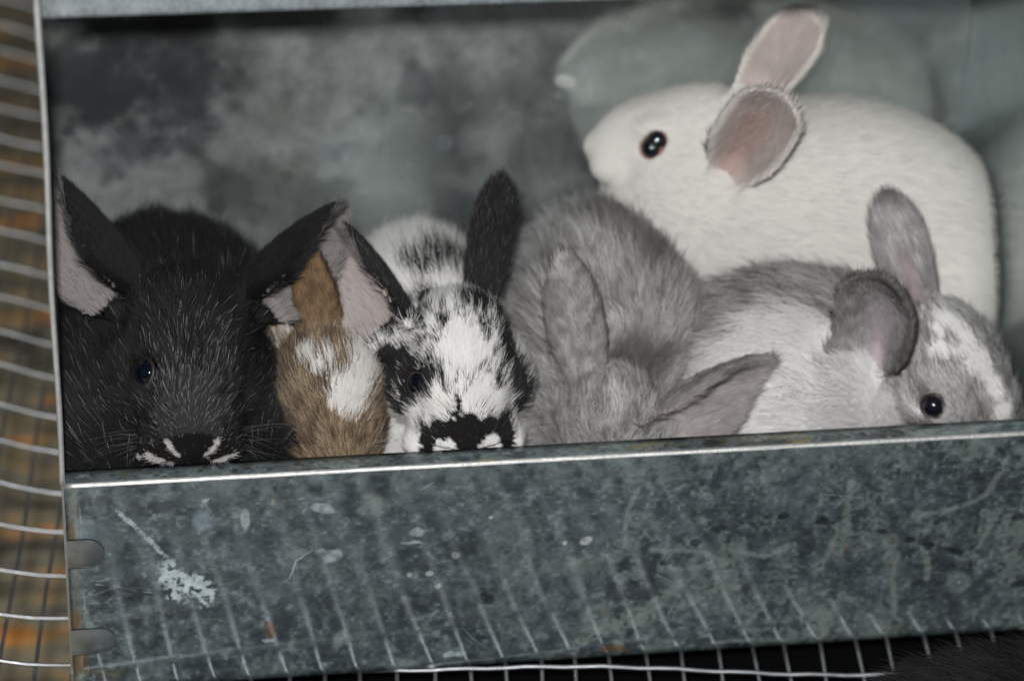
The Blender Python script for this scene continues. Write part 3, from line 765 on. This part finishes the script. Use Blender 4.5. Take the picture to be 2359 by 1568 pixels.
    if nw:
        ps, rs, cs_ = [], [], []
        for k in range(nw):
            sd = 1 if k % 2 else -1
            o = C + S * (np.array([sd * .14, .36 + random.uniform(-.05, .05), -.13 + random.uniform(-.05, .04)]) @ R)
            d = np.array([sd * 1.0, random.uniform(-.5, .25), random.uniform(-.35, .3)]) @ R; l = random.uniform(.014, .03)
            dr = np.array([0, 0, -1.0])
            pp = np.array([o + l * (t * d + .25 * t * t * dr) for t in np.linspace(0, 1, 7)])
            if not outside and ((pp[:, 1] < .01) & (pp[:, 2] < .001)).any(): continue
            if not outside: pp[:, 0] = np.clip(pp[:, 0], .0006, W)
            ps.append(pp); rs.append(.00004 * (1 - .7 * np.linspace(0, 1, 7))); cs_.append(np.tile(whisk[1], (7, 1)))
        if ps: hair_curves("whiskers", np.array(ps), np.array(rs), np.array(cs_), FUR, root)
    return root

def hair_curves(name, pos, rad, colr, mat, parent, nr=None):
    n, K = pos.shape[:2]; hc = bpy.data.hair_curves.new(name); hc.add_curves([K] * n)
    hc.attributes["position"].data.foreach_set("vector", pos.astype(np.float32).ravel())
    ra = hc.attributes.get("radius") or hc.attributes.new("radius", 'FLOAT', 'POINT'); ra.data.foreach_set("value", rad.astype(np.float32).ravel())
    ca = hc.attributes.new("col", 'FLOAT_COLOR', 'POINT'); ca.data.foreach_set("color", np.concatenate([colr, np.ones((n, K, 1))], 2).astype(np.float32).ravel())
    na = hc.attributes.new("nrm", 'FLOAT_VECTOR', 'POINT')
    if nr is None: nr = np.tile(TOCAM, (n, K, 1)) * 0 + np.array([0, -.8, .6])
    na.data.foreach_set("vector", nr.astype(np.float32).ravel())
    hc.materials.append(mat); o = bpy.data.objects.new(name, hc); col.objects.link(o); o.parent = parent
    o.matrix_parent_inverse = Matrix.Translation(parent.location).inverted(); return o

def mixc(a, b, w):
    return a * (1 - w[:, None]) + np.asarray(b) * w[:, None]
def full(P, c): return np.tile(np.array(c, float), (len(P), 1))

def TP(base, px, py, c=0.0):
    return CAM + ray(px, py) * ((base - CAM) @ CF - c)
def imv(a, b, c):
    return a * CR + b * CU + c * TOCAM
# ---- shapes -----------------------------------------------------------------
black = Shape().ell(A(385, 800, .088), (.041, .055, .042)).ell(A(270, 1010, .050), (.030, .034, .036), .02).ell(A(590, 1010, .05), (.018, .03, .034), .015)
black.set_head(A(441, 1044, -.001), A(432, 640, .060), (0, -.1, 1), 1.05, mz=1.15)
b_ = A(338, 662, .050); black.ear(b_, TP(b_, 132, 414, .0), imv(-.82, -.57, .50), .0205, (90, 60), .22)
b_ = A(545, 665, .050); black.ear(b_, TP(b_, 788, 474, -.004), imv(.62, -.79, .36), .0195, (88, 60), .30)

spotted = Shape().ell(A(965, 840, .085), (.030, .05, .049)).ell(A(1040, 1000, .05), (.024, .03, .04), .02)
spotted.set_head(A(1078, 1046, .0035), A(1048, 690, .055), (0, -.15, 1), 1.4, mz=1.5)
b_ = A(935, 730, .046); spotted.ear(b_, TP(b_, 752, 518, -.006), imv(-.76, -.65, 1.0), .0205, (85, 60), .30)
b_ = A(1105, 700, .050); spotted.ear(b_, TP(b_, 1158, 400, .0), (.25, .95, .1), .0080, (45, 60), -.1, BLUNT)

brown = Shape().ell(A(730, 850, .075), (.022, .04, .045))
brown.set_head(A(790, 1160, .014), A(748, 775, .052), (0, -.35, 1), .8)
brown.ear(A(745, 820, .050), A(705, 560, .048), (.1, .95, .2), .0076, (40, 90), -.02)

grey = Shape().ell(A(1395, 760, .100), (.036, .045, .048)).ell(A(1420, 950, .07), (.032, .035, .045), .02).ell(A(1262, 900, .075), (.014, .03, .05), .01)
grey.set_head(A(1400, 1215, .022), A(1412, 850, .042), (0, -.7, .6), .9)
grey.ear(A(1362, 885, .042), A(1295, 576, .046), (-.2, .95, .3), .0105, (40, 60), -.08)
b_ = A(1512, 945, .027); grey.ear(b_, TP(b_, 1782, 828, .006), imv(.38, -.92, .80), .0170, (85, 50), .28, SHARP)

pale = Shape().ell(A(1760, 830, .090), (.042, .045, .045)).ell(A(1900, 900, .060), (.035, .03, .04), .02).ell(A(1760, 960, .05), (.03, .03, .04), .02)
pale.set_head(A(2335, 1050, .022), A(2085, 735, .048), (.62, .30, .62), .9)
b_ = A(2120, 715, .052); pale.ear(b_, TP(b_, 2042, 446, .0), imv(-.3, .1, .9), .0100, (30, 90), .12, BLUNT)
b_ = A(2020, 828, .041); pale.ear(b_, b_ + .048 * nrm(.58 * CU + .76 * TOCAM - .05 * CR), .62 * TOCAM - .52 * CU - .48 * CR, .0152, (48, 150), .35, FUNNEL)

white = Shape().ell(A(1955, 512, .120), (.043, .036, .046)).ell(A(2115, 668, .117), (.030, .034, .054), .03).ell(A(1720, 470, .122), (.045, .028, .034), .03).ell(A(1800, 680, .120), (.055, .03, .05), .03).ell(A(1560, 440, .126), (.024, .02, .022), .03).ell(A(2150, 700, .098), (.024, .024, .034), .008).ell(A(1660, 520, .108), (.026, .02, .026), .012)
white.set_head(A(1350, 318, .132), A(1740, 322, .124), (.05, .12, 1))
b_ = A(1742, 225, .122); white.ear(b_, TP(b_, 1876, 24, .008), imv(-.35, .1, .9), .0118, (24, 70), .1, BLUNT)
b_ = A(1676, 398, .101); white.ear(b_, b_ + .047 * nrm(.55 * CU + .74 * TOCAM + .36 * CR), .60 * TOCAM - .62 * CU - .42 * CR, .0140, (45, 150), .35, FUNNEL)

dark = Shape().ell(A(2275, 1815, -.098), (.060, .045, .034)).ell(A(2440, 1815, -.095), (.05, .04, .034), .03)
dc = A(2640, 1790, -.10)
dark.set_head(dc + np.array([.075, -.01, -.02]), dc, (0, 0, 1))
dark.ear(dc + np.array([.008, .010, .022]), dc + np.array([-.045, .014, .030]), (0, 0, 1), .009)
dark.ear(dc + np.array([.008, -.012, .022]), dc + np.array([-.045, -.018, .030]), (0, 0, 1), .009)
for nm_, s_ in (("black", black), ("spotted", spotted), ("brown", brown), ("grey", grey), ("pale", pale), ("white", white), ("dark", dark)):
    print(nm_, "head", round(s_.head[2], 4), [round(e[2], 4) for e in s_.ears])

# ---- coats ------------------------------------------------------------------
WHT = (.80, .79, .77)
def ear_mask(i, sel=None):
    return (i["ei"] >= 0)
def coat_black(P, i, pt):
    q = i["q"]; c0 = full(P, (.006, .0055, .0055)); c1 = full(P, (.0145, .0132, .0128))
    hd = np.linalg.norm(q, axis=1) < .72
    face = sstep(.26, .08, np.abs(q[:, 0])) * sstep(-.35, .15, q[:, 1]) * (1 - sstep(.40, .47, q[:, 1]))
    pr = np.where(hd & (i["ei"] < 0), (.010 + .016 * sstep(.2, -.2, q[:, 2])) + .23 * face * (.3 + .7 * sstep(0, .35, q[:, 1])), .012)
    c1 = c1 * (.45 + 2.2 * i["rnd2"] ** 3)[:, None]
    gs = (i["rnd"] < pr * 3.2) & (i["ei"] < 0); c1[gs] = .085
    tick = (i["rnd"] < pr) & (i["ei"] < 0)
    c1[tick] = (.20 + .46 * i["rnd2"][tick])[:, None]; c0[tick] = .03
    wv = pt.w(P, [(388, 1022), (398, 1036), (410, 1048), (500, 1020), (488, 1036), (474, 1048)], [.0013, .0013, .0011, .0013, .0013, .0011], .7, .4)
    wl = pt.w(P, [(325, 1050), (345, 1056), (368, 1062), (395, 1066), (535, 1050), (515, 1058), (495, 1062)], [.0013, .0017, .0017, .0013, .0012, .0015, .0012], .7, .4)
    wv = np.maximum(wv, wl); s = i["rnd2"] < wv; c0[s] = (.40, .385, .37); c1[s] = (.55, .53, .51)
    el = np.zeros(len(P))
    er_ = i["ei"] >= 0; c0[er_] = .004; c1[er_] = (.0075, .007, .0068)
    inn = (i["ei"] >= 0) & i["inner"] & (np.abs(i["ex"]) < .96) & (i["ey"] < .97) & (i["ey"] > .10)
    g = inn & (i["rnd2"] < .9); c0[g] = (.16, .145, .14); c1[g] = (.36, .335, .325)
    return c0, c1
def coat_spotted(P, i, pt):
    c0 = full(P, (.58, .57, .55)); c1 = full(P, WHT)
    b = pt.w(P, [(985, 1000), (985, 1022), (1012, 990), (1042, 1000), (1080, 985), (1080, 1012), (1128, 990), (1162, 980), (1168, 1005), (1125, 1008), (985, 1034), (1170, 1022)], [.0035, .0035, .004, .0055, .0055, .006, .0055, .0045, .0045, .004, .003, .0028], .18, .2, 1)
    b = np.maximum(b, pt.w(P, [(900, 835), (905, 870), (945, 850), (950, 900), (900, 905), (975, 870), (925, 940), (965, 905), (930, 820)], [.006, .006, .007, .006, .0045, .006, .004, .006, .005], .45, .5, 2))
    b = np.maximum(b, pt.w(P, [(915, 700), (945, 715), (985, 690), (1110, 690), (1150, 700), (1160, 740), (900, 745), (1075, 690)], [.0075, .007, .005, .007, .007, .007, .006, .003], .5, .5, 3))
    b = np.maximum(b, pt.w(P, [(1190, 865), (1205, 905), (1180, 835), (1165, 800), (1195, 930)], [.007, .006, .006, .005, .004], .45, .45, 4))
    b = np.maximum(b, .9 * pt.w(P, [(1010, 600), (985, 605), (1035, 600), (960, 610)], [.010, .008, .009, .006], .5, .5, 5))
    q = i["q"]; cl_ = fbm3(P * [1, .6, .6], 420, 3, 61)
    reg = sstep(.46, .30, np.abs(q[:, 1] - .02)) * sstep(.34, .24, np.abs(q[:, 0])) * sstep(-.12, .02, q[:, 2])
    wt = pt.w(P, [(1060, 770), (1075, 795), (1045, 800), (1095, 820), (1075, 830), (940, 775), (925, 790), (1000, 955), (960, 945), (1140, 930), (1110, 905)], [.0055, .006, .005, .0045, .005, .004, .003, .0045, .004, .004, .0035], .45, .4, 7)
    tk = reg * sstep(.34, .66, cl_) * .95
    b = np.maximum(b, tk * (1 - wt)); wn = pt.w(P, [(1035, 1026), (1130, 1018)], [.0022, .0026], .3, .2, 8); b = b * (1 - wn)
    ear = i["ei"] >= 0; b = np.where(ear, 1.0, b)
    b = np.where(i["rnd2"] == .5, np.where(b > .8, 1.0, 0.0), b)
    s = i["rnd"] < b; c0[s] = (.008, .0075, .0075); c1[s] = (.018, .0165, .016)
    t2 = s & (i["rnd2"] < .05); c1[t2] = .22
    inn = ear & i["inner"] & (i["ey"] > .08) & (np.abs(i["ex"]) < .97) & (i["ei"] == 0); g = inn & (i["rnd2"] < .93)
    c0[g] = (.26, .21, .20); c1[g] = (.45, .42, .41)
    pk = inn & (np.abs(i["ex"] - .25) < .35) & (i["ey"] < .55) & (i["ey"] > .2); c0[pk] = (.26, .17, .155); c1[pk] = (.40, .33, .32)
    return c0, c1
def coat_brown(P, i, pt):
    nz = fbm3(P * [1, .5, .5], 520, 3, 3); c0 = full(P, (.06, .043, .03)); c1 = full(P, (.40, .28, .165)); c1 = mixc(c1, (.06, .042, .028), sstep(.46, .60, nz) * .85); c1 = mixc(c1, (.52, .42, .30), sstep(.46, .34, nz) * .6)
    dk = i["rnd2"] < .24; c1[dk] = (.025, .018, .014); lt = i["rnd2"] > .9; c1[lt] = (.55, .44, .32)
    wv = pt.w(P, [(705, 815), (735, 845), (760, 830), (800, 900), (815, 930), (790, 925), (835, 900), (770, 880), (660, 700), (655, 740), (825, 770), (840, 830), (840, 860)], [.0036, .0040, .003, .0048, .0048, .004, .004, .0024, .008, .007, .008, .006, .006], .55, .6, 2)
    wv = np.where(i["ei"] >= 0, 0, wv); s = i["rnd"] < wv; c0[s] = (.5, .48, .46); c1[s] = (.78, .76, .73)
    ear = i["ei"] >= 0; c0[ear] = (.14, .09, .055); c1[ear & ~dk] = mixc(full(P, (.34, .225, .125)), (.14, .09, .05), sstep(.45, .6, nz))[ear & ~dk]
    return c0, c1
def grey_base(P, i, sd=0):
    nz = fbm3(P, 300, 3, 30 + sd); lo = fbm3(P, 45, 2, 44 + sd)
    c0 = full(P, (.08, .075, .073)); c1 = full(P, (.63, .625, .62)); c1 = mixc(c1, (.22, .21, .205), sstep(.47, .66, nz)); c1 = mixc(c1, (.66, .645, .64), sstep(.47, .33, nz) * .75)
    e_ = i['ei'] >= 0; c1[e_] = (np.array((.46, .45, .445)) * (.45 + 1.1 * sstep(.3, .7, fbm3(P, 420, 3, 4)))[:, None] * (1 - .45 * sstep(.6, 1.0, np.abs(i['ex'])))[:, None])[e_]; c0[e_] = (.20, .19, .185)
    dk = i["rnd2"] < .12; c1[dk] = (.06, .055, .053); lt = i["rnd2"] > .88; c1[lt] = (.52, .5, .49)
    c1 *= (.75 + .5 * lo)[:, None]
    return c0, c1
def coat_grey(P, i, pt):
    c0, c1 = grey_base(P, i)
    dk = pt.w(P, [(1330, 450), (1400, 500), (1450, 540), (1500, 590), (1290, 455)], [.012, .010, .008, .008, .008], .6, .5, 3); c1 = mixc(c1, (.055, .05, .047), dk * .75)
    nk = pt.w(P, [(1440, 836), (1475, 838), (1510, 850)], [.006, .006, .006], .5, .4, 4); c1 = mixc(c1, (.07, .062, .058), nk * .85); c0 = mixc(c0, (.03, .027, .025), nk * .8)  # nape shadow behind the head painted into the fur colour
    ear = i["ei"] >= 0; inn = ear & i["inner"]; c1[inn] = c1[inn] * .5 + np.array((.36, .335, .33)) * .5; c0[inn] = (.22, .19, .185)
    return c0, c1
def coat_pale(P, i, pt):
    c0, c1 = grey_base(P, i, 5); c1 = c1 * 1.12
    wb = pt.w(P, [(1800, 800), (1730, 900), (1850, 760), (1700, 960), (1900, 960), (1980, 980), (1800, 950), (1930, 780), (1880, 860), (1960, 870), (1660, 850), (1640, 970), (2020, 990)], [.018, .020, .010, .024, .023, .019, .024, .010, .014, .014, .012, .019, .013], .4, .35, 3)
    wf = pt.w(P, [(2185, 750), (2215, 790), (2255, 850), (2290, 900), (2310, 950), (2170, 810), (2110, 950), (2090, 930), (2080, 960)], [.005, .0055, .006, .005, .004, .004, .0022, .0025, .004], .4, .45, 4)
    gp = pt.w(P, [(1840, 905), (1880, 890), (1920, 860)], [.006, .007, .006], .6, .6, 5)
    gf = pt.w(P, [(2200, 785), (2190, 770), (2220, 930), (2260, 940), (2240, 900), (2160, 860)], [.0028, .002, .006, .006, .005, .005], .5, .5, 6)
    wv = np.maximum(wb * (1 - .22 * gp), wf * (1 - .8 * gf)); wv = np.where(i["ei"] >= 0, 0, wv)
    s = i["rnd"] < wv; c0[s] = (.6, .59, .58); c1[s] = (.80, .79, .775)
    ear = i["ei"] >= 0; inn = ear & i["inner"] & (np.abs(i["ex"]) < .8)
    c1[ear] *= .80; c0[ear] *= .8
    dr = ear & (i['ey'] > .86); c1[dr] *= .35
    rim = ear & (i['ei'] == 1) & (np.abs(i['ex']) > .86) & (i['ex'] > 0); c1[rim] *= .5
    wd = np.where(inn & (i["ei"] == 1), sstep(.70, .10, np.abs(i["ex"] - .1)) * sstep(.80, .45, i["ey"]), 0)
    wa = np.where(inn & (i["ei"] == 0), sstep(.60, .05, np.abs(i["ex"])) * sstep(.60, .25, i["ey"]), 0)
    c0 = mixc(c0, (.38, .31, .33), wd); c1 = mixc(c1, (.50, .45, .50), wd)
    c0 = mixc(c0, (.24, .18, .18), wa * .7); c1 = mixc(c1, (.32, .26, .255), wa * .7)
    return c0, c1
def coat_white(P, i, pt):
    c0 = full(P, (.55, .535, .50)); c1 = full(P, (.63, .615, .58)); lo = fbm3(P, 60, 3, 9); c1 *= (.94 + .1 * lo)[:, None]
    ear = i["ei"] >= 0; c1[ear] = (.62, .59, .56); c0[ear] = (.55, .50, .47)
    inn = ear & i["inner"] & (np.abs(i["ex"]) < .82) & (i["ey"] > .05) & (i["ey"] < .9); c0[inn] = (.40, .335, .31); c1[inn] = (.44, .39, .37)
    wd = np.where(inn & (i["ei"] == 1), sstep(.75, .15, np.abs(i["ex"] + .1)) * sstep(.85, .5, i["ey"]), 0)
    c0 = mixc(c0, (.34, .235, .21), wd); c1 = mixc(c1, (.44, .335, .305), wd)
    ns_ = pt.w(P, [(1353, 298), (1356, 306)], [.0022, .002], .6, .2, 3); c0 = mixc(c0, (.40, .30, .27), ns_ * .8); c1 = mixc(c1, (.42, .33, .30), ns_ * .6)
    return c0, c1
def coat_dark(P, i, pt):
    nz = fbm3(P, 170, 3, 3); c0 = full(P, (.006, .005, .005)); c1 = full(P, (.013, .0105, .010)); c1 = mixc(c1, (.034, .029, .028), sstep(.5, .7, nz)); return c0, c1

ALL = dict(black=black, spotted=spotted, brown=brown, grey=grey, pale=pale, white=white)
def oth(k): return [v for n, v in ALL.items() if n != k]
make_rabbit("rabbit", "black rabbit with silver-ticked face resting its chin on the metal rim", black, oth("black"), coat_black, .0013, 110000, (0, 1, .1), (.0048, .0100), lift=.42, rad=.000064, tickw=.25, eye_pos={-1: (327, 857)}, eye_mat=EYE_BLUE, whisk=(30, (.12, .12, .12)), clump=.35)
make_rabbit("rabbit", "white rabbit with black patches on nose, eyes and ears, peering over the rim", spotted, oth("spotted"), coat_spotted, .0013, 105000, (-.1, 1, .1), (.0038, .0085), lift=.42, rad=.000062, eye_pos={-1: (955, 884)}, eye_mat=EYE_BLUE, lid=LID_GREY, clump=.28)
make_rabbit("rabbit", "brown rabbit with white blotches squeezed between the black and the spotted one", brown, oth("brown"), coat_brown, .0014, 50000, (0, 1, .2), (.005, .009), lift=.42, rad=.000082, eye_pos={-1: (662, 1022)}, eye_mat=EYE_BLUE, lid=LID_GREY)
make_rabbit("rabbit", "plain grey rabbit with bowed head and only its ears and back showing", grey, oth("grey"), coat_grey, .0012, 85000, (-.1, 1, -.1), (.0048, .009), lift=.42, rad=.000095, clump=.7, whisk=(0, 0))
make_rabbit("rabbit", "grey and white rabbit lying at the far right end of the rim", pale, oth("pale"), coat_pale, .0012, 75000, (-1, .3, .1), (.0045, .009), lift=.40, rad=.000095, eye_pos={1: (2147, 938)}, lid=LID_DARK, clump=.5, whisk=(10, (.5, .5, .5)))
make_rabbit("rabbit", "pure white rabbit raised above the others against the back sheet", white, oth("white"), coat_white, .0012, 80000, (1, 0, -.2), (.003, .0048), lift=.34, rad=.000085, eye_pos={1: (1496, 340)}, lid=LID_PINK, clump=.10, whisk=(12, (.7, .7, .68)), cull=-1.1)
make_rabbit("rabbit", "dark brown rabbit outside the box on the wire mesh, its back to us", dark, [], coat_dark, .0022, 26000, (-1, 0, -.1), (.006, .011), outside=True, rad=.0001, whisk=(0, 0), group="rabbits outside the nest box")
